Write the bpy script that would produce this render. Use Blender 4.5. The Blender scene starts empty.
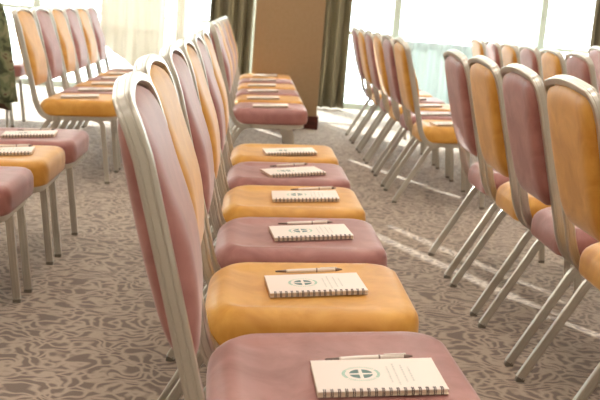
import bpy, bmesh, math, random
from mathutils import Vector, Matrix
random.seed(7)
scene = bpy.context.scene
COL = scene.collection
PI = math.pi

# ---------------------------------------------------------------- helpers
def obj(name, bm, mat, parent=None, smooth=True):
    me = bpy.data.meshes.new(name)
    bmesh.ops.recalc_face_normals(bm, faces=bm.faces)
    bm.to_mesh(me); bm.free()
    for p in me.polygons: p.use_smooth = bool(smooth)
    if smooth == 'edges': me.set_sharp_from_angle(angle=math.radians(28))
    if mat: me.materials.append(mat)
    o = bpy.data.objects.new(name, me)
    COL.objects.link(o)
    if parent: o.parent = parent
    return o

def tag(o, label, cat, group=None):
    o['label'] = label; o['category'] = cat
    if group: o['group'] = group
    return o

def thing(name, loc=(0, 0, 0), rz=0.0):
    o = bpy.data.objects.new(name, None)
    o.empty_display_size = 0.1
    COL.objects.link(o)
    o.location = loc; o.rotation_euler = (0, 0, rz)
    return o

def struct(name, bm, mat, smooth=False, parent=None):
    o = obj(name, bm, mat, parent, smooth)
    if not parent: o['kind'] = 'structure'
    return o

def dup(root, loc, rz=0.0, swap=None):
    r = root.copy(); COL.objects.link(r)
    r.location = loc; r.rotation_euler = (0, 0, rz)
    for ch in list(root.children):
        c = ch.copy(); COL.objects.link(c); c.parent = r
        for g in ch.children:
            d = g.copy(); COL.objects.link(d); d.parent = c
    return r

def box(bm, x0, x1, y0, y1, z0, z1, bev=0.0):
    vs = [bm.verts.new((x, y, z)) for z in (z0, z1) for y in (y0, y1) for x in (x0, x1)]
    fs = []
    for idx in ((0,2,3,1),(4,5,7,6),(0,1,5,4),(2,6,7,3),(0,4,6,2),(1,3,7,5)):
        fs.append(bm.faces.new([vs[i] for i in idx]))
    if bev > 0:
        es = list({e for f in fs for e in f.edges})
        bmesh.ops.bevel(bm, geom=es, offset=bev, segments=2, profile=0.5, affect='EDGES')

def sweep(bm, pts, sec, a0, closed=False):
    """sweep a 2D section (a,b) along pts, parallel transporting the axis a0"""
    pts = [Vector(p) for p in pts]; n = len(pts)
    T = []
    for i in range(n):
        if closed: t = pts[(i+1) % n] - pts[i-1]
        else: t = pts[min(i+1, n-1)] - pts[max(i-1, 0)]
        T.append(t.normalized())
    a = Vector(a0); a = (a - T[0]*a.dot(T[0])).normalized()
    rings = []
    for i in range(n):
        if i:
            ax = T[i-1].cross(T[i])
            if ax.length > 1e-7:
                ang = math.atan2(ax.length, T[i-1].dot(T[i]))
                a = Matrix.Rotation(ang, 3, ax.normalized()) @ a
            a = (a - T[i]*a.dot(T[i])).normalized()
        b = T[i].cross(a)
        rings.append([bm.verts.new(pts[i] + a*s[0] + b*s[1]) for s in sec])
    m = len(sec)
    for i in range(n if closed else n-1):
        r0, r1 = rings[i], rings[(i+1) % n]
        for j in range(m):
            bm.faces.new((r0[j], r0[(j+1) % m], r1[(j+1) % m], r1[j]))
    if not closed:
        bm.faces.new(rings[0]); bm.faces.new(rings[-1][::-1])
    return rings

def ribbed(w, t, r=0.003, g=0.0012, groove=(-0.22, 0.22), gw=0.0016):
    """rectangular tube section: depth w (axis a), thickness t (axis b), grooves on both wide faces"""
    hw, ht = w/2, t/2
    top = [(-hw + r, ht)]
    for q in groove:
        c = q*w
        top += [(c-gw, ht), (c-gw*0.4, ht-g), (c+gw*0.4, ht-g), (c+gw, ht)]
    top += [(hw - r, ht), (hw - r*0.3, ht - r*0.3)]
    side = [(hw, ht - r), (hw, -ht + r), (hw - r*0.3, -ht + r*0.3)]
    half = top + side
    lower = [(-x, -y) for x, y in top] + [(-x, -y) for x, y in side]
    return half + lower

def circ(r, n=10):
    return [(r*math.cos(2*PI*i/n), r*math.sin(2*PI*i/n)) for i in range(n)]

def rings_to_mesh(bm, rings, cap0=True, cap1=True):
    vr = [[bm.verts.new(p) for p in r] for r in rings]
    n = len(vr[0])
    for i in range(len(vr)-1):
        for j in range(n):
            bm.faces.new((vr[i][j], vr[i][(j+1) % n], vr[i+1][(j+1) % n], vr[i+1][j]))
    if cap0: bm.faces.new(vr[0][::-1])
    if cap1: bm.faces.new(vr[-1])
    return vr

def bezier(p0, p1, p2, p3, n):
    out = []
    for i in range(n+1):
        t = i/n; u = 1-t
        out.append(tuple(u**3*a + 3*u*u*t*b + 3*u*t*t*c + t**3*d for a, b, c, d in zip(p0, p1, p2, p3)))
    return out

# ---------------------------------------------------------------- materials
def new_mat(name):
    m = bpy.data.materials.new(name); m.use_nodes = True
    nt = m.node_tree; b = nt.nodes['Principled BSDF']
    return m, nt, b

def srgb(r, g, b):
    f = lambda c: (c/255/12.92) if c/255 <= 0.04045 else ((c/255+0.055)/1.055)**2.4
    return (f(r), f(g), f(b), 1)

def simple(name, col, rough=0.5, metal=0.0, spec=0.5):
    m, nt, b = new_mat(name)
    b.inputs['Base Color'].default_value = col
    b.inputs['Roughness'].default_value = rough
    b.inputs['Metallic'].default_value = metal
    b.inputs['Specular IOR Level'].default_value = spec
    return m

def velvet(name, c1, c2):
    m, nt, b = new_mat(name)
    tc = nt.nodes.new('ShaderNodeTexCoord')
    n1 = nt.nodes.new('ShaderNodeTexNoise'); n1.inputs['Scale'].default_value = 9; n1.inputs['Detail'].default_value = 5
    n1.inputs['Roughness'].default_value = 0.6; n1.inputs['Distortion'].default_value = 0.8
    r1 = nt.nodes.new('ShaderNodeValToRGB')
    r1.color_ramp.elements[0].position = 0.32; r1.color_ramp.elements[0].color = c2
    r1.color_ramp.elements[1].position = 0.68; r1.color_ramp.elements[1].color = c1
    nt.links.new(tc.outputs['Object'], n1.inputs['Vector'])
    nt.links.new(n1.outputs['Fac'], r1.inputs['Fac'])
    nt.links.new(r1.outputs['Color'], b.inputs['Base Color'])
    n2 = nt.nodes.new('ShaderNodeTexNoise'); n2.inputs['Scale'].default_value = 700; n2.inputs['Detail'].default_value = 2
    bp = nt.nodes.new('ShaderNodeBump'); bp.inputs['Strength'].default_value = 0.12; bp.inputs['Distance'].default_value = 0.001
    nt.links.new(tc.outputs['Object'], n2.inputs['Vector'])
    nt.links.new(n2.outputs['Fac'], bp.inputs['Height'])
    nt.links.new(bp.outputs['Normal'], b.inputs['Normal'])
    b.inputs['Roughness'].default_value = 0.50
    b.inputs['Specular IOR Level'].default_value = 0.5
    b.inputs['Sheen Weight'].default_value = 0.40
    b.inputs['Sheen Roughness'].default_value = 0.28
    b.inputs['Sheen Tint'].default_value = (1, 0.95, 0.94, 1)
    return m

M_PINK = velvet('mauve_velvet', srgb(182, 127, 119), srgb(152, 97, 91))
M_YEL = velvet('mustard_velvet', srgb(230, 173, 80), srgb(205, 142, 52))

def metal_mat():
    m, nt, b = new_mat('champagne_aluminium')
    tc = nt.nodes.new('ShaderNodeTexCoord')
    mp = nt.nodes.new('ShaderNodeMapping'); mp.inputs['Scale'].default_value = (60, 60, 3)
    n1 = nt.nodes.new('ShaderNodeTexNoise'); n1.inputs['Scale'].default_value = 6; n1.inputs['Detail'].default_value = 3
    nt.links.new(tc.outputs['Object'], mp.inputs['Vector']); nt.links.new(mp.outputs['Vector'], n1.inputs['Vector'])
    r1 = nt.nodes.new('ShaderNodeMapRange'); r1.inputs['To Min'].default_value = 0.30; r1.inputs['To Max'].default_value = 0.35
    nt.links.new(n1.outputs['Fac'], r1.inputs['Value']); nt.links.new(r1.outputs['Result'], b.inputs['Roughness'])
    b.inputs['Base Color'].default_value = srgb(202, 196, 185)
    b.inputs['Metallic'].default_value = 0.85
    return m
M_MET = metal_mat()
M_GLIDE = simple('glide_plastic', srgb(120, 112, 100), 0.4)
M_PAPER = simple('cream_paper', srgb(250, 236, 226), 0.7, 0, 0.2)
M_PAGES = simple('page_block', srgb(240, 222, 200), 0.8, 0, 0.2)
M_WIRE = simple('binding_wire', srgb(66, 52, 48), 0.35, 0.6)
M_LOGO_D = simple('emblem_dark_green', srgb(112, 140, 134), 0.7)
M_LOGO_L = simple('emblem_light_green', srgb(166, 204, 184), 0.7)
M_TEXT = simple('printed_grey', srgb(214, 210, 200), 0.7)
M_PEN = simple('pen_pearl', srgb(242, 230, 218), 0.25, 0.1)
M_PEN_D = simple('pen_grey', srgb(142, 124, 116), 0.35, 0.4)

def carpet():
    m, nt, b = new_mat('scroll_leaf_carpet')
    L = nt.links.new
    tc = nt.nodes.new('ShaderNodeTexCoord')
    # broad swirl warp
    nz = nt.nodes.new('ShaderNodeTexNoise'); nz.inputs['Scale'].default_value = 7.0; nz.inputs['Detail'].default_value = 2.0
    L(tc.outputs['Object'], nz.inputs['Vector'])
    sub = nt.nodes.new('ShaderNodeVectorMath'); sub.operation = 'SUBTRACT'; sub.inputs[1].default_value = (0.5, 0.5, 0.5)
    L(nz.outputs['Color'], sub.inputs[0])
    sc = nt.nodes.new('ShaderNodeVectorMath'); sc.operation = 'SCALE'; sc.inputs['Scale'].default_value = 0.30
    L(sub.outputs['Vector'], sc.inputs[0])
    add = nt.nodes.new('ShaderNodeVectorMath'); add.operation = 'ADD'
    L(tc.outputs['Object'], add.inputs[0]); L(sc.outputs['Vector'], add.inputs[1])
    mp = nt.nodes.new('ShaderNodeMapping'); mp.inputs['Scale'].default_value = (17, 25, 1)
    mp.inputs['Rotation'].default_value = (0, 0, 0.35)
    L(add.outputs['Vector'], mp.inputs['Vector'])
    vo = nt.nodes.new('ShaderNodeTexVoronoi'); vo.feature = 'DISTANCE_TO_EDGE'; vo.inputs['Scale'].default_value = 1.0
    vo.voronoi_dimensions = '2D'
    L(mp.outputs['Vector'], vo.inputs['Vector'])
    r1 = nt.nodes.new('ShaderNodeValToRGB'); r1.color_ramp.elements[0].position = 0.08; r1.color_ramp.elements[1].position = 0.27
    r1.color_ramp.elements[0].color = (1, 1, 1, 1); r1.color_ramp.elements[1].color = (0, 0, 0, 1)
    L(vo.outputs['Distance'], r1.inputs['Fac'])
    fine = nt.nodes.new('ShaderNodeTexNoise'); fine.inputs['Scale'].default_value = 260; fine.inputs['Detail'].default_value = 2
    L(tc.outputs['Object'], fine.inputs['Vector'])
    big = nt.nodes.new('ShaderNodeTexNoise'); big.inputs['Scale'].default_value = 2.2
    L(tc.outputs['Object'], big.inputs['Vector'])
    cmix = nt.nodes.new('ShaderNodeMix'); cmix.data_type = 'RGBA'
    cmix.inputs[6].default_value = srgb(120, 103, 93); cmix.inputs[7].default_value = srgb(176, 157, 139)
    L(r1.outputs['Color'], cmix.inputs[0])
    mr = nt.nodes.new('ShaderNodeMapRange'); mr.inputs['To Min'].default_value = 0.80; mr.inputs['To Max'].default_value = 1.18
    L(fine.outputs['Fac'], mr.inputs['Value'])
    mul = nt.nodes.new('ShaderNodeMix'); mul.data_type = 'RGBA'; mul.blend_type = 'MULTIPLY'; mul.inputs[0].default_value = 1
    L(cmix.outputs[2], mul.inputs[6]); L(mr.outputs['Result'], mul.inputs[7])
    L(mul.outputs[2], b.inputs['Base Color'])
    bp = nt.nodes.new('ShaderNodeBump'); bp.inputs['Strength'].default_value = 0.4; bp.inputs['Distance'].default_value = 0.003
    L(fine.outputs['Fac'], bp.inputs['Height']); L(bp.outputs['Normal'], b.inputs['Normal'])
    b.inputs['Roughness'].default_value = 0.9
    b.inputs['Specular IOR Level'].default_value = 0.2
    b.inputs['Sheen Weight'].default_value = 0.15
    return m
M_CARPET = carpet()

def noisy(name, c1, c2, scale, rough=0.7, stretch=(1, 1, 1), bump=0.0):
    m, nt, b = new_mat(name)
    tc = nt.nodes.new('ShaderNodeTexCoord')
    mp = nt.nodes.new('ShaderNodeMapping'); mp.inputs['Scale'].default_value = stretch
    n = nt.nodes.new('ShaderNodeTexNoise'); n.inputs['Scale'].default_value = scale; n.inputs['Detail'].default_value = 4
    r = nt.nodes.new('ShaderNodeValToRGB')
    r.color_ramp.elements[0].position = 0.35; r.color_ramp.elements[1].position = 0.65
    r.color_ramp.elements[0].color = c1; r.color_ramp.elements[1].color = c2
    nt.links.new(tc.outputs['Object'], mp.inputs['Vector']); nt.links.new(mp.outputs['Vector'], n.inputs['Vector'])
    nt.links.new(n.outputs['Fac'], r.inputs['Fac']); nt.links.new(r.outputs['Color'], b.inputs['Base Color'])
    b.inputs['Roughness'].default_value = rough
    b.inputs['Specular IOR Level'].default_value = 0.25
    if bump:
        bp = nt.nodes.new('ShaderNodeBump'); bp.inputs['Strength'].default_value = bump; bp.inputs['Distance'].default_value = 0.002
        nt.links.new(n.outputs['Fac'], bp.inputs['Height']); nt.links.new(bp.outputs['Normal'], b.inputs['Normal'])
    return m
M_PILLAR = noisy('tan_wall_covering', srgb(160, 134, 101), srgb(165, 139, 106), 40, 0.75)
M_WALL = noisy('cream_plaster', srgb(226, 220, 210), srgb(232, 226, 217), 12, 0.8)
M_CEIL = noisy('white_ceiling', srgb(206, 201, 194), srgb(212, 207, 200), 8, 0.85)
M_BASE = noisy('dark_red_wood', srgb(70, 34, 26), srgb(92, 46, 36), 14, 0.45, (1, 1, 6))
M_OLIVE = noisy('olive_drape', srgb(132, 126, 104), srgb(158, 150, 126), 60, 0.7, (1, 1, 0.06), 0.1)
M_FRAME = simple('pale_window_frame', srgb(206, 216, 206), 0.45)
M_TERR = noisy('pale_terrace', srgb(226, 226, 222), srgb(236, 236, 232), 5, 0.9)
M_CAMO = None

def camo():
    m, nt, b = new_mat('camouflage_cloth')
    L = nt.links.new
    tc = nt.nodes.new('ShaderNodeTexCoord')
    n1 = nt.nodes.new('ShaderNodeTexNoise'); n1.inputs['Scale'].default_value = 11; n1.inputs['Detail'].default_value = 2
    n1.inputs['Distortion'].default_value = 0.6
    L(tc.outputs['Object'], n1.inputs['Vector'])
    r = nt.nodes.new('ShaderNodeValToRGB'); cr = r.color_ramp; cr.interpolation = 'CONSTANT'
    cr.elements[0].position = 0; cr.elements[0].color = srgb(84, 90, 70)
    cr.elements[1].position = 0.42; cr.elements[1].color = srgb(122, 130, 98)
    e = cr.elements.new(0.52); e.color = srgb(148, 150, 118)
    e = cr.elements.new(0.60); e.color = srgb(108, 86, 74)
    L(n1.outputs['Fac'], r.inputs['Fac']); L(r.outputs['Color'], b.inputs['Base Color'])
    b.inputs['Roughness'].default_value = 0.85; b.inputs['Specular IOR Level'].default_value = 0.15
    return m
M_CAMO = camo()

def cloth_trans(name, col, trans, clear):
    """diffuse + translucent cloth with an open weave"""
    m = bpy.data.materials.new(name); m.use_nodes = True
    nt = m.node_tree; nt.nodes.clear(); L = nt.links.new
    out = nt.nodes.new('ShaderNodeOutputMaterial')
    d = nt.nodes.new('ShaderNodeBsdfDiffuse'); d.inputs['Color'].default_value = col
    t = nt.nodes.new('ShaderNodeBsdfTranslucent'); t.inputs['Color'].default_value = col
    a = nt.nodes.new('ShaderNodeMixShader'); a.inputs[0].default_value = trans
    L(d.outputs[0], a.inputs[1]); L(t.outputs[0], a.inputs[2])
    c = nt.nodes.new('ShaderNodeBsdfTransparent')
    e = nt.nodes.new('ShaderNodeMixShader'); e.inputs[0].default_value = clear
    L(a.outputs[0], e.inputs[1]); L(c.outputs[0], e.inputs[2]); L(e.outputs[0], out.inputs['Surface'])
    return m
M_SHEER = cloth_trans('white_sheer', srgb(250, 248, 242), 0.6, 0.12)
M_CREAM = cloth_trans('cream_sheer', srgb(242, 238, 230), 0.19, 0.0)
M_TEAL = cloth_trans('pale_teal_sheer', srgb(204, 212, 210), 0.26, 0.06)
M_SUN_BLIND = cloth_trans('sun_blind_cloth', srgb(250, 250, 248), 0.48, 0.0)  # cloth of the added blinds that hold back the sun

def glass(name, tint, gl=0.06):
    m = bpy.data.materials.new(name); m.use_nodes = True
    nt = m.node_tree; nt.nodes.clear(); L = nt.links.new
    out = nt.nodes.new('ShaderNodeOutputMaterial')
    t = nt.nodes.new('ShaderNodeBsdfTransparent'); t.inputs['Color'].default_value = tint
    g = nt.nodes.new('ShaderNodeBsdfGlossy'); g.inputs['Roughness'].default_value = 0.02
    a = nt.nodes.new('ShaderNodeMixShader'); a.inputs[0].default_value = gl
    L(t.outputs[0], a.inputs[1]); L(g.outputs[0], a.inputs[2]); L(a.outputs[0], out.inputs['Surface'])
    return m
M_GLASS = glass('clear_glass', (0.97, 0.99, 0.98, 1))
M_TGLASS = glass('teal_glass', (0.93, 0.98, 0.972, 1))

def fill_lamp_mat():
    m, nt, b = new_mat('fill_lamp_diffuser')
    b.inputs['Emission Color'].default_value = (1, 0.86, 0.7, 1)
    b.inputs['Emission Strength'].default_value = 3
    return m
M_FILL_LAMP = fill_lamp_mat()  # glowing face of the added fill panels

# ---------------------------------------------------------------- the chair
XO = 0.20                   # the chair's empty stands this far in front of its seat's rear edge
LEAN = 0.2613
TILT = 0.0787               # the seat rises towards the front
NRM = math.sqrt(1 + LEAN*LEAN)
def plane_pt(y, s, off=0.0):
    """a point of the leaning back plane: y across, s up along the lean, off towards the sitter"""
    z = s/NRM
    return (0.004 - LEAN*z - 1.65*max(0, z-0.30)**2 + off/NRM - XO, y, 0.5 + z + off*LEAN/NRM)

HW, ZS_, ZC = 0.193, 0.851, 0.904           # half width to tube centre, spring line, crown
SS, SC = (ZS_-0.5)*NRM, (ZC-0.5)*NRM
def arch(hw, ss, sc, rc, n):
    """from the +y post to the -y post: round shoulders of radius rc under a gently crowned top"""
    rise = 0.014                                   # crown above the shoulder tops
    h = sc - rise - ss
    out = []
    q = n//4
    for i in range(q+1):
        a = PI/2*i/q
        out.append((hw - rc + rc*math.cos(a), ss + h*math.sin(a)))
    m = n//2
    w = hw - rc
    right = list(out)
    for i in range(1, m):
        y = w - 2*w*i/m
        out.append((y, ss + h + rise*(1-(y/w)**2)))
    out += [(-y, u) for y, u in reversed(right)]
    return out

def rail_z(x): return 0.348 + TILT*0.7*(x - 0.2)

def make_chair_parts(root, cloth):
    # seat cushion
    bm = bmesh.new()
    def plan(inset, n=72):
        x0, x1, hw = 0.032 + inset, 0.472 - inset, 0.222 - inset
        pts = []
        rb, rf = max(0.092 - inset, 0.01), max(0.085 - inset, 0.01)
        per = n//4
        for cx, cy, r, a0 in ((x1-rf, hw-rf, rf, 0), (x0+rb, hw-0.012-rb, rb, PI/2), (x0+rb, -hw+0.012+rb, rb, PI), (x1-rf, -hw+rf, rf, 1.5*PI)):
            for i in range(per):
                a = a0 + PI/2*i/(per-1)
                pts.append((cx + r*math.cos(a), cy + r*math.sin(a)))
        return pts
    H = 0.086
    prof = [(0.014, 0.0), (0.005, 0.003), (0.001, 0.012), (0.0, 0.030), (0.001, 0.048), (0.004, 0.059), (0.0105, 0.0685), (0.021, 0.0745), (0.036, 0.0768), (0.055, 0.0775), (0.070, 0.0775), (0.088, 0.077), (0.110, 0.0765), (0.135, 0.0765), (0.165, 0.0765), (0.2, 0.0765)]
    rings = []
    for ins, z in prof:
        ring = []
        for x, y in plan(ins):
            w = 1 - max(0.0, min(1.0, (x-0.20)/0.16)); w = w*w*(3-2*w)          # raised rim at the rear and sides only
            rim = 0.010*math.exp(-((ins-0.040)/0.020)**2)*w
            ring.append((x - XO, y, rail_z(x) + 0.010 + (z + rim + 0.0065*min(1, z/0.06)) + (TILT*0.3*(x-0.2))*(z/H)))
        rings.append(ring)
    rings_to_mesh(bm, rings)
    obj('seat', bm, cloth, root)
    # back cushion
    bm = bmesh.new()
    top = arch(HW-0.0110, SS-0.012, SC-0.0108, 0.056, 40)
    sb = (0.502-0.5)*NRM
    r = 0.055
    outl = list(top)
    w = HW-0.0110
    yb = w - 0.012
    for i in range(1, 12): outl.append((-w + (w-yb)*i/12*1.0, SS-0.012 + (sb+r-(SS-0.012))*i/12))
    for i in range(11):
        a = PI + PI/2*i/10; outl.append((-yb+r + r*math.cos(a), sb+r + r*math.sin(a)))
    for i in range(1, 6): outl.append((-yb+r + (2*yb-2*r)*i/6, sb))
    for i in range(11):
        a = 1.5*PI + PI/2*i/10; outl.append((yb-r + r*math.cos(a), sb+r + r*math.sin(a)))
    for i in range(1, 12): outl.append((yb + (w-yb)*i/12, sb+r + (SS-0.012-sb-r)*i/12))
    c = (0.0, 0.5*(sb+SC))
    ks = [1.0, 0.985, 0.955, 0.91, 0.85, 0.76, 0.64, 0.48, 0.30, 0.13]
    def thick(k, s, front):
        d = min((1-k)/0.30, 1.0)
        e = math.sqrt(max(0.0, 1-(1-d)**2))
        q = max(0.0, min(1.0, (s-sb)/(SC-sb)))
        if front: T = 0.012 + 0.019*math.exp(-((q-0.36)/0.30)**2)
        else: T = 0.026 + 0.008*math.sin(PI*min(1, q*0.95+0.02))
        return 0.004 + T*e
    rg = []
    for k in reversed(ks): rg.append([plane_pt(c[0]+(y-c[0])*k, c[1]+(s-c[1])*k, -thick(k, c[1]+(s-c[1])*k, False)) for y, s in outl])
    for k in ks: rg.append([plane_pt(c[0]+(y-c[0])*k, c[1]+(s-c[1])*k, thick(k, c[1]+(s-c[1])*k, True)) for y, s in outl])
    rings_to_mesh(bm, rg)
    obj('backrest', bm, cloth, root)
    # arched tube frame round the back, its posts curling forward under the seat
    bm = bmesh.new()
    half = []
    zt = 0.47
    x_t = 0.004 - LEAN*(zt-0.5)
    zr = rail_z(0.10)
    curl = bezier((0.115, 0, zr), (0.055, 0, zr-0.001), (0.030, 0, 0.385), (x_t, 0, zt), 14)
    for p in curl: half.append((p[0]-XO, HW, p[2]))
    ns = 10
    s_t = (zt-0.5)*NRM
    for i in range(1, ns): half.append(plane_pt(HW, s_t + (SS-s_t)*i/ns))
    ar = [plane_pt(y, s) for y, s in arch(HW, SS, SC, 0.040, 44)]
    path = half + ar + [(x, -y, z) for x, y, z in reversed(half)]
    sweep(bm, path, ribbed(0.028, 0.019), (0, 0, 1))
    obj('back_frame', bm, M_MET, root, 'edges')
    # rail under the seat
    bm = bmesh.new()
    pts = []
    x0, x1, hw, rr = 0.120, 0.445, 0.208, 0.085
    for cx, cy, a0 in ((x1-rr, hw-rr, 0), (x0+rr, hw-rr, PI/2), (x0+rr, -hw+rr, PI), (x1-rr, -hw+rr, 1.5*PI)):
        for i in range(9):
            a = a0 + PI/2*i/8; x = cx+rr*math.cos(a)
            pts.append((x-XO, cy+rr*math.sin(a), rail_z(x)))
    sweep(bm, pts, [(-0.011, -0.008), (0.011, -0.008), (0.011, 0.008), (-0.011, 0.008)], (0, 0, 1), closed=True)
    obj('seat_frame', bm, M_MET, root, smooth=False)
    # legs
    sec = ribbed(0.026, 0.018)
    for s in (1, -1):
        y = 0.183*s
        zr = rail_z(0.14)
        p = [(-0.080 + (0.050+0.080)*i/8, y, 0.012 + (0.252-0.012)*i/8) for i in range(8)]
        p += bezier((0.050, y, 0.252), (0.078, y, 0.304), (0.088, y, zr-0.004), (0.145, y, zr), 12)
        p += [(0.21, y, rail_z(0.21))]
        bm = bmesh.new(); sweep(bm, [(q[0]-XO, q[1], q[2]) for q in p], sec, (1, 0, -0.5))
        rl = obj('leg', bm, M_MET, root, 'edges')
        bm = bmesh.new(); box(bm, -0.080-0.013-XO, -0.080+0.013-XO, y-0.0085, y+0.0085, 0.0, 0.014, 0.002); obj('foot_glide', bm, M_GLIDE, rl)
        zf = rail_z(0.34)
        p = [(0.420 - 0.032*i/8, y, 0.012 + (0.285-0.012)*i/8) for i in range(9)]
        p = p[:-1] + bezier((0.388, y, 0.285), (0.383, y, 0.342), (0.366, y, zf), (0.30, y, rail_z(0.30)), 10) + [(0.212, y, rail_z(0.212))]
        bm = bmesh.new(); sweep(bm, [(q[0]-XO, q[1], q[2]) for q in p], sec, (1, 0, 0))
        fl = obj('leg', bm, M_MET, root, 'edges')
        bm = bmesh.new(); box(bm, 0.420-0.013-XO, 0.420+0.013-XO, y-0.0085, y+0.0085, 0.0, 0.014, 0.002); obj('foot_glide', bm, M_GLIDE, fl)

PROTO = {}
def place_chair(kind, xa, y, label, group, rz=0.0):
    loc = (xa + XO, y, 0)
    if kind not in PROTO:
        r = thing('banquet_chair'); make_chair_parts(r, M_PINK if kind == 'mauve' else M_YEL)
        PROTO[kind] = r; r.location = loc; r.rotation_euler = (0, 0, rz)
    else:
        r = dup(PROTO[kind], loc, rz)
    return tag(r, label, 'chair', group)

# ---------------------------------------------------------------- the notebook and the pen
NBW, NBD = 0.205, 0.138        # spine along the first
def flat_poly(bm, pts, z):
    bm.faces.new([bm.verts.new((x, y, z)) for x, y in pts])

def make_notebook():
    r = thing('notebook')
    bm = bmesh.new(); box(bm, -NBW/2, NBW/2, -NBD/2+0.003, NBD/2, 0.0, 0.0065, 0.0005); obj('page_block', bm, M_PAGES, r, False)
    bm = bmesh.new(); box(bm, -NBW/2-0.001, NBW/2+0.001, -NBD/2, NBD/2+0.001, 0.0065, 0.0077, 0.0003)
    cv = obj('front_cover', bm, M_PAPER, r, False)
    bm = bmesh.new(); box(bm, -NBW/2-0.001, NBW/2+0.001, -NBD/2, NBD/2+0.001, -0.0014, 0.0, 0.0003); obj('back_cover', bm, M_PAGES, r, False)
    # twin-wire binding along the near long edge
    bm = bmesh.new()
    n = 17
    for i in range(n):
        x0 = -NBW/2 + 0.010 + (NBW-0.020)*i/(n-1)
        for dx in (-0.0013, 0.0013):
            pts = []
            for k in range(13):
                a = 2*PI*k/12*0.94 + 0.1
                pts.append((x0+dx, -NBD/2 + 0.0030 + 0.0066*math.cos(a), 0.0044 + 0.0060*math.sin(a)))
            sweep(bm, pts, circ(0.0007, 5), (1, 0, 0))
    obj('wire_binding', bm, M_WIRE, r)
    # printed round emblem: dark four-part disc in a pale wreath
    zt = 0.00775
    ex, ey, R1 = -0.026, 0.004, 0.0195
    bm = bmesh.new()
    for q in range(4):
        pts = [(ex + 0.003*(1 if q in (0, 3) else -1), ey + 0.003*(1 if q < 2 else -1))]
        for i in range(9):
            a = q*PI/2 + 0.14 + (PI/2-0.28)*i/8
            pts.append((ex + R1*math.cos(a), ey + R1*math.sin(a)))
        flat_poly(bm, pts, zt)
    e = obj('printed_emblem', bm, M_LOGO_D, cv, False)
    bm = bmesh.new()
    for a0, a1 in ((-2.45, -0.70), (0.70, 2.45)):
        n = 14
        for i in range(n):
            a = a0 + (a1-a0)*i/n; b = a0 + (a1-a0)*(i+0.72)/n
            ra, rb = 0.026, 0.033
            flat_poly(bm, [(ex+ra*math.cos(a), ey+ra*math.sin(a)), (ex+rb*math.cos(a+0.06), ey+rb*math.sin(a+0.06)), (ex+rb*math.cos(b), ey+rb*math.sin(b)), (ex+ra*math.cos(b-0.03), ey+ra*math.sin(b-0.03))], zt)
    for a0, a1 in ((-0.62, 0.62), (2.52, 3.76)):
        for i in range(8):
            a = a0 + (a1-a0)*i/8; b = a0 + (a1-a0)*(i+0.8)/8
            flat_poly(bm, [(ex+0.0262*math.cos(a), ey+0.0262*math.sin(a)), (ex+0.0315*math.cos(a), ey+0.0315*math.sin(a)), (ex+0.0315*math.cos(b), ey+0.0315*math.sin(b)), (ex+0.0262*math.cos(b), ey+0.0262*math.sin(b))], zt)
    obj('emblem_wreath', bm, M_LOGO_L, cv, False)
    # four faint lines of small print running across the cover
    bm = bmesh.new()
    rn = random.Random(3)
    for li, (x, l0, l1) in enumerate(((0.020, -0.034, 0.034), (0.031, -0.046, 0.046), (0.044, -0.036, 0.040), (0.055, -0.030, 0.030))):
        y = l1
        while y > l0:
            w = rn.choice((0.003, 0.004, 0.006, 0.008))
            flat_poly(bm, [(x-0.0016, y), (x+0.0016, y), (x+0.0016, y-w), (x-0.0016, y-w)], zt)
            y -= w + 0.0022
    obj('printed_text', bm, M_TEXT, cv, False)
    return r

def make_pen():
    r = thing('ballpoint_pen')
    def lathe(prof, mat, name, par):
        bm = bmesh.new()
        rings = [[(x, rad*math.cos(2*PI*j/14), 0.0048 + rad*math.sin(2*PI*j/14)) for j in range(14)] for x, rad in prof]
        rings_to_mesh(bm, rings); return obj(name, bm, mat, par)
    lathe([(-0.056, 0.0034), (-0.052, 0.0042), (-0.03, 0.0047), (0.012, 0.0047), (0.05, 0.0044), (0.056, 0.0040)], M_PEN, 'barrel', r)
    lathe([(-0.071, 0.0006), (-0.069, 0.0010), (-0.080, 0.0018), (-0.0561, 0.0034)], M_PEN_D, 'tip', r)
    lathe([(0.0120, 0.0051), (0.0125, 0.0053), (0.0145, 0.0053), (0.015, 0.0051)], M_PEN_D, 'middle_ring', r)
    lathe([(0.0561, 0.0042), (0.060, 0.0040), (0.066, 0.0030), (0.0665, 0.0018), (0.071, 0.0018)], M_PEN_D, 'push_button', r)
    bm = bmesh.new(); box(bm, 0.022, 0.060, -0.0017, 0.0017, 0.0096, 0.0108, 0.0004); box(bm, 0.056, 0.060, -0.0017, 0.0017, 0.008, 0.0100); obj('clip', bm, M_PEN, r, False)
    return r

def seat_top(xa, x):
    lx = x - xa
    return rail_z(lx) + 0.010 + 0.0765 + 0.0065 + TILT*0.3*(lx-0.2)*0.97
SLOPE = math.atan(TILT)
NB = None
def place_notebook(xa, x, y, deg, label, group, lift=0.0):
    global NB
    rot = (Matrix.Rotation(-SLOPE, 4, 'Y') @ Matrix.Rotation(math.radians(deg), 4, 'Z')).to_euler()
    loc = (x, y, seat_top(xa, x) + 0.0036 + lift)
    if NB is None: NB = r = make_notebook()
    else: r = dup(NB, loc)
    r.location = loc; r.rotation_euler = rot
    return tag(r, label, 'notebook', group)
PEN = None
def place_pen(xa, p, q, label, group):
    global PEN
    x, y = (p[0]+q[0])/2, (p[1]+q[1])/2
    a = math.atan2(q[1]-p[1], q[0]-p[0])
    rot = (Matrix.Rotation(-SLOPE, 4, 'Y') @ Matrix.Rotation(a, 4, 'Z')).to_euler()
    loc = (x, y, seat_top(xa, x) + 0.0035)
    if PEN is None: PEN = r = make_pen()
    else: r = dup(PEN, loc)
    r.location = loc; r.rotation_euler = rot
    return tag(r, label, 'pen', group)

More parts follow.
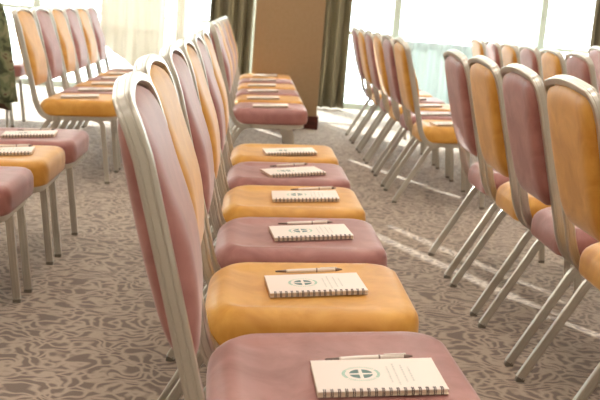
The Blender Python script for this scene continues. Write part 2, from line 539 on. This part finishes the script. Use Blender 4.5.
# ---------------------------------------------------------------- the rows
XA, XR, XL, XR2, XR3, XL2 = -0.056, 0.943, -1.106, 1.905, 2.89, -2.13
Y0, P = 1.5422, 0.4953
ORD = ['nearest', 'second', 'third', 'fourth', 'fifth', 'farthest']
def other(k): return 'mustard' if k == 'mauve' else 'mauve'

# central near row, nearest chair first
KA = ['mauve', 'mustard']*3
AOFF = [-0.010, -0.036, -0.034, -0.033, -0.031, -0.031]
for i in range(6):
    w = {0: 'at the very front of the centre', 5: 'last before the aisle in the centre'}.get(i, ORD[i] + ' from the front of the centre')
    place_chair(KA[i], XA + AOFF[i], Y0 + i*P, f'{KA[i]} velvet banquet chair with silver arched frame, {w} row', 'banquet chairs in the centre row before the aisle', rz=math.radians(2.2) if i == 0 else 0)
NBK = [(0.242, 1.507, 1.5), (0.173, 2.037, 4.5), (0.191, 2.530, 5.5), (0.202, 3.029, 0.5), (0.182, 3.484, 15), (0.186, 3.953, 6)]
for i, (x, y, a) in enumerate(NBK):
    w = {0: 'nearest mauve seat of the centre row', 1: 'nearest mustard seat of the centre row', 2: 'second mauve seat of the centre row', 3: 'second mustard seat of the centre row', 4: 'third mauve seat of the centre row', 5: 'third mustard seat of the centre row'}[i]
    place_notebook(XA + AOFF[i], x, y - 0.006, a, f'cream spiral notebook with green emblem on the {w}', 'notebooks laid on the seats', lift=0.004 if i == 5 else 0)
PENS = [((0.172, 1.580), (0.313, 1.590)), ((0.101, 2.136), (0.239, 2.147)), ((0.121, 2.626), (0.255, 2.640)), ((0.175, 3.128), (0.305, 3.150)), ((0.113, 3.600), (0.242, 3.645))]
for i, (p, q) in enumerate(PENS):
    w = ['nearest mauve', 'nearest mustard', 'second mauve', 'second mustard', 'third mauve'][i]
    place_pen(XA + AOFF[i], p, q, f'pearl ballpoint pen behind the notebook on the {w} seat of the centre row', 'pens laid beside the notebooks')

def block(xa, y0, pitch, n, k0, where, group, nb=True, first=0, dx=None, names=ORD):
    k = k0
    for i in range(n):
        y = y0 + i*pitch
        w = names[i] if n > 1 else 'only'
        place_chair(k, xa + (dx[i] if dx else 0), y, f'{k} velvet banquet chair with silver frame, {w} of {where}', group)
        if nb:
            rr = random.Random(int(y*1000) + int(xa*100))
            place_notebook(xa, xa + 0.235 + rr.uniform(-.02, .02), y + rr.uniform(-.02, .01), rr.uniform(-3, 9), f'cream spiral notebook on the {w} {k} seat of {where}', 'notebooks laid on the seats')
        k = other(k)
block(XA - 0.060, 5.80, 0.495, 6, 'mauve', 'the centre row beyond the aisle', 'banquet chairs in the centre row beyond the aisle')
block(XR, Y0 + P, P, 5, 'mauve', 'the right row before the aisle', 'banquet chairs in the right row before the aisle', names=['nearest', 'second', 'third', 'fourth', 'farthest'])
block(XR, 5.56, 0.505, 6, 'mustard', 'the right row beyond the aisle', 'banquet chairs in the right row beyond the aisle')
block(XL - 0.050, 5.53, 0.456, 6, 'mustard', 'the left row beyond the aisle', 'banquet chairs in the left row beyond the aisle')
block(XR2, 5.38, 0.495, 6, 'mauve', 'the row behind the right row', 'banquet chairs in the row behind the right row')
# left near row: three chairs in view
k = 'mauve'
for i, (y, nx, ny, a) in enumerate(((2.985, -0.862, 2.96, 5), (3.47, -0.845, 3.469, 7), (3.955, -0.857, 3.943, 6))):
    w = ['nearest', 'middle', 'farthest'][i]
    xl = XL - (0.030, 0.020, 0.012)[i]
    place_chair(k, xl, y, f'{k} velvet banquet chair, {w} of three seats showing at the left edge', 'banquet chairs in the left row before the aisle')
    place_notebook(xl, nx, ny, a, f'cream spiral notebook on the {w} of three seats at the left edge', 'notebooks laid on the seats')
    if i: place_pen(xl, (nx-0.06, ny+0.115), (nx+0.07, ny+0.125), f'pearl pen behind the notebook on the {w} of three left edge seats', 'pens laid beside the notebooks')
    k = other(k)
place_chair('mauve', XR3, 7.87, 'mauve banquet chair at the right edge, two rows behind the right row', 'banquet chairs at the edges of the view')
place_chair('mauve', XL2, 7.46, 'mauve banquet chair beside the camouflage jacket, far left', 'banquet chairs at the edges of the view')
cx, cy = -1.90, 6.93
place_chair('mauve', cx - XO, cy, 'banquet chair under the camouflage jacket at the left edge, turned to the windows', 'banquet chairs at the edges of the view', rz=PI/2)

# ---------------------------------------------------------------- the jacket over that chair's back
jk = thing('camouflage_jacket', (cx, cy, 0.0))
def jacket_body():
    """one sheet of cloth hung over the chair back: short in front, long behind"""
    prof = [(-0.152, 0.515), (-0.160, 0.58), (-0.176, 0.65), (-0.205, 0.74), (-0.235, 0.82), (-0.262, 0.88), (-0.285, 0.912), (-0.312, 0.9225), (-0.338, 0.918), (-0.360, 0.895), (-0.370, 0.84), (-0.362, 0.74), (-0.352, 0.62), (-0.346, 0.50), (-0.342, 0.38), (-0.340, 0.29), (-0.340, 0.23)]
    bm = bmesh.new(); n = 44; sides = []
    for k, (y, z) in enumerate(prof):
        y0, z0 = prof[max(k-1, 0)]; y1, z1 = prof[min(k+1, len(prof)-1)]
        ln = math.hypot(y1-y0, z1-z0); ny, nz = -(z1-z0)/ln, (y1-y0)/ln
        back = k > 7
        hx = 0.232 + 0.115*max(0, 0.92-z)/0.7 if back else 0.215 + 0.02*(0.92-z)
        drop = max(0, 0.90-z)
        ro, ri = [], []
        for i in range(n+1):
            u = 2*i/n - 1
            w = (0.030*drop*math.sin(11*u + 2*z) + 0.014*drop*math.sin(23*u)) * (1 if back else 0.25)
            wy = -abs(w) if back else abs(w)
            hem = 0.018*math.sin(5*u) if k in (0, len(prof)-1) else 0
            for r, d in ((ro, 0.0045), (ri, -0.0045)):
                r.append(bm.verts.new((hx*u, y + wy - ny*d, z + hem - nz*d)))
        sides.append((ro, ri))
    for k in range(len(sides)-1):
        (o0, i0), (o1, i1) = sides[k], sides[k+1]
        for j in range(n):
            bm.faces.new((o0[j], o0[j+1], o1[j+1], o1[j])); bm.faces.new((i0[j], i1[j], i1[j+1], i0[j+1]))
        bm.faces.new((o0[0], o1[0], i1[0], i0[0])); bm.faces.new((o0[n], i0[n], i1[n], o1[n]))
    for (o, i) in (sides[0], sides[-1]):
        for j in range(n): bm.faces.new((o[j], i[j], i[j+1], o[j+1]))
    return bm
obj('body', jacket_body(), M_CAMO, jk)
for q in (1, -1):
    bm = bmesh.new()
    pts = bezier((0.225*q, -0.375, 0.885), (0.285*q, -0.395, 0.80), (0.305*q, -0.40, 0.55), (0.345*q, -0.395, 0.27), 16)
    sweep(bm, pts, [(0.050*math.cos(2*PI*i/14)*(1+0.1*math.sin(i*2.0)), 0.036*math.sin(2*PI*i/14)) for i in range(14)], (1, 0, 0))
    obj('sleeve', bm, M_CAMO, jk)
bm = bmesh.new()
sweep(bm, [(0.12*math.cos(a), -0.318 + 0.022*math.sin(a), 0.937) for a in [2*PI*i/24 for i in range(24)]], circ(0.012, 8), (0, 0, 1), closed=True)
obj('collar', bm, M_CAMO, jk)
tag(jk, 'green and brown camouflage jacket draped over a chair at the left edge', 'jacket')

# ---------------------------------------------------------------- the setting
YW = 10.6; ZCEIL = 4.3
bm = bmesh.new(); box(bm, -6.5, 6.5, -3.5, YW+0.1, -0.1, 0.0); struct('floor', bm, M_CARPET)
bm = bmesh.new(); box(bm, -6.5, 6.5, -3.5, YW+0.1, ZCEIL, ZCEIL+0.1); struct('ceiling', bm, M_CEIL)
bm = bmesh.new(); box(bm, -6.6, -6.5, -3.5, YW+0.1, 0, ZCEIL); struct('wall_left', bm, M_WALL)
bm = bmesh.new(); box(bm, 6.5, 6.6, -3.5, YW+0.1, 0, ZCEIL); struct('wall_right', bm, M_WALL)
bm = bmesh.new(); box(bm, -6.6, 6.6, -3.6, -3.5, 0, ZCEIL); struct('wall_back', bm, M_WALL)
bm = bmesh.new(); box(bm, -6.5, 6.5, YW, YW+0.1, 4.05, ZCEIL); struct('wall_front', bm, M_WALL)
bm = bmesh.new(); box(bm, -40, 40, YW+0.1, YW+60, -0.14, -0.04); struct('ground', bm, M_TERR)
# tan pillar with a dark skirting
bm = bmesh.new(); box(bm, 0.020, 0.610, 8.50, 9.30, 0.0, ZCEIL, 0.004); struct('wall_pillar', bm, M_PILLAR)
bm = bmesh.new(); box(bm, 0.004, 0.628, 8.482, 9.318, 0.0, 0.115, 0.004); struct('baseboard_pillar', bm, M_BASE)

# window bays: frame, clear upper pane, tinted lower pane
MULL = [-6.45, -4.3, -2.27, -0.70, 1.535, 3.12, 4.75, 6.45]
for i in range(len(MULL)-1):
    x0, x1 = MULL[i], MULL[i+1]
    w = thing(f'window_{i+1}'); w['kind'] = 'structure'
    bm = bmesh.new()
    box(bm, x0-0.04, x0+0.04, YW, YW+0.09, 0, 4.05)
    if i == len(MULL)-2: box(bm, x1-0.03, x1+0.03, YW, YW+0.09, 0, 4.05)
    box(bm, x0, x1, YW+0.01, YW+0.08, 0.0, 0.06)
    box(bm, x0, x1, YW+0.01, YW+0.08, 0.785, 0.825)
    box(bm, x0, x1, YW+0.01, YW+0.08, 3.99, 4.05)
    obj('window_frame', bm, M_FRAME, w, False)
    bm = bmesh.new(); box(bm, x0+0.03, x1-0.03, YW+0.04, YW+0.05, 0.825, 3.99); obj('window_pane', bm, M_GLASS, w, False)
    bm = bmesh.new(); box(bm, x0+0.03, x1-0.03, YW+0.04, YW+0.05, 0.06, 0.785); obj('window_pane', bm, M_TGLASS, w, False)

# pleated cloth hangings
def pleats(x0, x1, y, z0, z1, amp, wl, zb=None, thick=0.0, seed=0):
    """a hanging cloth with folds; zb(x) gives the hem height"""
    rn = random.Random(seed)
    n = max(12, int((x1-x0)/wl*12)); nz = 8
    bm = bmesh.new()
    ph = [rn.uniform(0, 6.28) for _ in range(4)]
    def off(x, t):
        u = x/wl*2*PI
        return amp*(math.sin(u + 0.7*math.sin(u*0.31+ph[0]) + ph[1]) + 0.35*math.sin(2.3*u + ph[2]))*(0.75 + 0.25*t)
    front = []; back = []
    for k in range(nz+1):
        rf = []; rb = []
        for i in range(n+1):
            x = x0 + (x1-x0)*i/n
            zb_ = zb(x) if zb else z0
            z = zb_ + (z1-zb_)*k/nz
            yy = y + off(x, 1-k/nz)
            rf.append(bm.verts.new((x, yy, z))); rb.append(bm.verts.new((x, yy+thick, z)))
        front.append(rf); back.append(rb)
    for k in range(nz):
        for i in range(n):
            bm.faces.new((front[k][i], front[k][i+1], front[k+1][i+1], front[k+1][i]))
            bm.faces.new((back[k][i], back[k+1][i], back[k+1][i+1], back[k][i+1]))
    for k in range(nz):
        bm.faces.new((front[k][0], front[k+1][0], back[k+1][0], back[k][0])); bm.faces.new((front[k][n], back[k][n], back[k+1][n], front[k+1][n]))
    for i in range(n):
        bm.faces.new((front[0][i], back[0][i], back[0][i+1], front[0][i+1])); bm.faces.new((front[nz][i], front[nz][i+1], back[nz][i+1], back[nz][i]))
    return bm
o = obj('curtain', pleats(-0.45, 0.03, 10.40, 0.015, 3.95, 0.062, 0.115, thick=0.006, seed=1), M_OLIVE); tag(o, 'olive brown pleated curtain hanging left of the tan pillar', 'curtain', 'olive curtains')
o = obj('curtain', pleats(0.60, 1.02, 10.40, 0.015, 3.95, 0.062, 0.115, thick=0.006, seed=2), M_OLIVE); tag(o, 'olive brown pleated curtain hanging right of the tan pillar', 'curtain', 'olive curtains')
o = obj('curtain', pleats(3.575, 4.10, 10.40, 0.015, 3.95, 0.062, 0.115, thick=0.006, seed=3), M_OLIVE); tag(o, 'olive brown curtain at the top right corner of the photo', 'curtain', 'olive curtains')
def hem(x):
    t = (x + 1.56)/0.36
    return 0.52 - 0.24*max(0, min(1, t))
o = obj('sheer_curtain', pleats(-1.56, -0.90, 10.33, 0.3, 3.95, 0.030, 0.15, zb=hem, thick=0.003, seed=4), M_CREAM); tag(o, 'cream sheer drape with a slanting hem at the left windows', 'curtain')
o = obj('sheer_curtain', pleats(-0.80, -0.70, 10.36, 0.02, 3.95, 0.018, 0.06, thick=0.003, seed=5), M_CREAM); tag(o, 'narrow gathered cream sheer between wide drape and olive curtain', 'curtain')
o = obj('sheer_curtain', pleats(1.58, 3.05, 10.47, 0.02, 0.78, 0.028, 0.17, thick=0.003, seed=6), M_TEAL); tag(o, 'pale teal half curtain on the lower window behind the right rows', 'curtain')

# added unseen blinds block the sun; slits between them shape the floor streaks
GAPS = [(-2.245, 0.014), (-2.13, 0.019), (-1.93, 0.013), (-1.42, 0.024), (-0.95, 0.024), (0.3, 0.02), (1.535, 0.02), (3.12, 0.02)]
edges = [(-6.4, 0.0)] + GAPS + [(6.4, 0.0)]
for i in range(len(edges)-1):
    x0, x1 = edges[i][0] + edges[i][1], edges[i+1][0] - edges[i+1][1]
    b = thing('added_sun_blind', ((x0+x1)/2, YW-0.05, 0))
    hx = (x1-x0)/2
    bm = bmesh.new(); box(bm, -hx, hx, -0.002, 0.002, 1.50, 4.0); obj('sun_blind_cloth', bm, M_SUN_BLIND, b, False)
    bm = bmesh.new(); box(bm, -hx, hx, -0.010, 0.010, 1.475, 1.50, 0.003); obj('bottom_bar', bm, M_FRAME, b, False)
    tag(b, 'unseen white blind added above the view to shape the sun streaks', 'blind', 'added sun blinds above the view')

# unseen ceiling lamps, added to give the room soft fill
for ix, x in enumerate((-3.2, 0.2, 3.4)):
    for iy, y in enumerate((-1.5, 1.5, 4.5, 7.5)):
        l = thing('fill_panel', (x, y, ZCEIL))
        bm = bmesh.new(); box(bm, -0.62, 0.62, -0.62, 0.62, -0.04, 0.0, 0.005); obj('housing', bm, M_FRAME, l, False)
        bm = bmesh.new(); box(bm, -0.58, 0.58, -0.58, 0.58, -0.05, -0.04); obj('diffuser', bm, M_FILL_LAMP, l, False)
        tag(l, 'unseen square ceiling panel added for soft fill light', 'ceiling light', 'added fill lights')
        d = bpy.data.lights.new('fill_lamp', 'AREA'); d.energy = 13; d.size = 1.15; d.color = (1, 0.955, 0.925)
        lo = bpy.data.objects.new('fill_lamp', d); COL.objects.link(lo); lo.location = (x, y, ZCEIL-0.06)

# ---------------------------------------------------------------- daylight
wd = bpy.data.worlds.new('World'); scene.world = wd; wd.use_nodes = True
bg = wd.node_tree.nodes['Background']; bg.inputs['Color'].default_value = (0.88, 0.96, 1.0, 1); bg.inputs['Strength'].default_value = 9.0
sd = bpy.data.lights.new('sun', 'SUN'); sd.energy = 12; sd.angle = 0.009; sd.color = (1, 0.97, 0.92)
so = bpy.data.objects.new('sun', sd); COL.objects.link(so)
el = math.radians(25); az = Vector((-0.42, 0.9075))
dirv = Vector((az.x*math.cos(el), az.y*math.cos(el), math.sin(el)))
so.rotation_euler = dirv.to_track_quat('Z', 'Y').to_euler(); so.location = dirv*20

# ---------------------------------------------------------------- camera
f_px, Hc, yaw, pit, roll = 980.07, 1.0352, 0.0618, 0.1937, 0.0817
fw = Vector((math.sin(yaw)*math.cos(pit), math.cos(yaw)*math.cos(pit), -math.sin(pit)))
rt = Vector((math.cos(yaw), -math.sin(yaw), 0)); up = rt.cross(fw)
r2 = rt*math.cos(roll) + up*math.sin(roll); u2 = up*math.cos(roll) - rt*math.sin(roll)
cd = bpy.data.cameras.new('camera'); cam = bpy.data.objects.new('camera', cd); COL.objects.link(cam)
cam.matrix_world = Matrix(((r2.x, u2.x, -fw.x, 0), (r2.y, u2.y, -fw.y, 0), (r2.z, u2.z, -fw.z, Hc), (0, 0, 0, 1)))
cd.sensor_width = 36; cd.lens = f_px/600*36; cd.clip_start = 0.02; cd.clip_end = 200
cd.dof.use_dof = True; cd.dof.focus_distance = 2.1; cd.dof.aperture_fstop = 9.0
scene.camera = cam
vs = scene.view_settings
vs.view_transform = 'Standard'; vs.look = 'None'; vs.gamma = 1; vs.exposure = 0.36; vs.use_curve_mapping = False
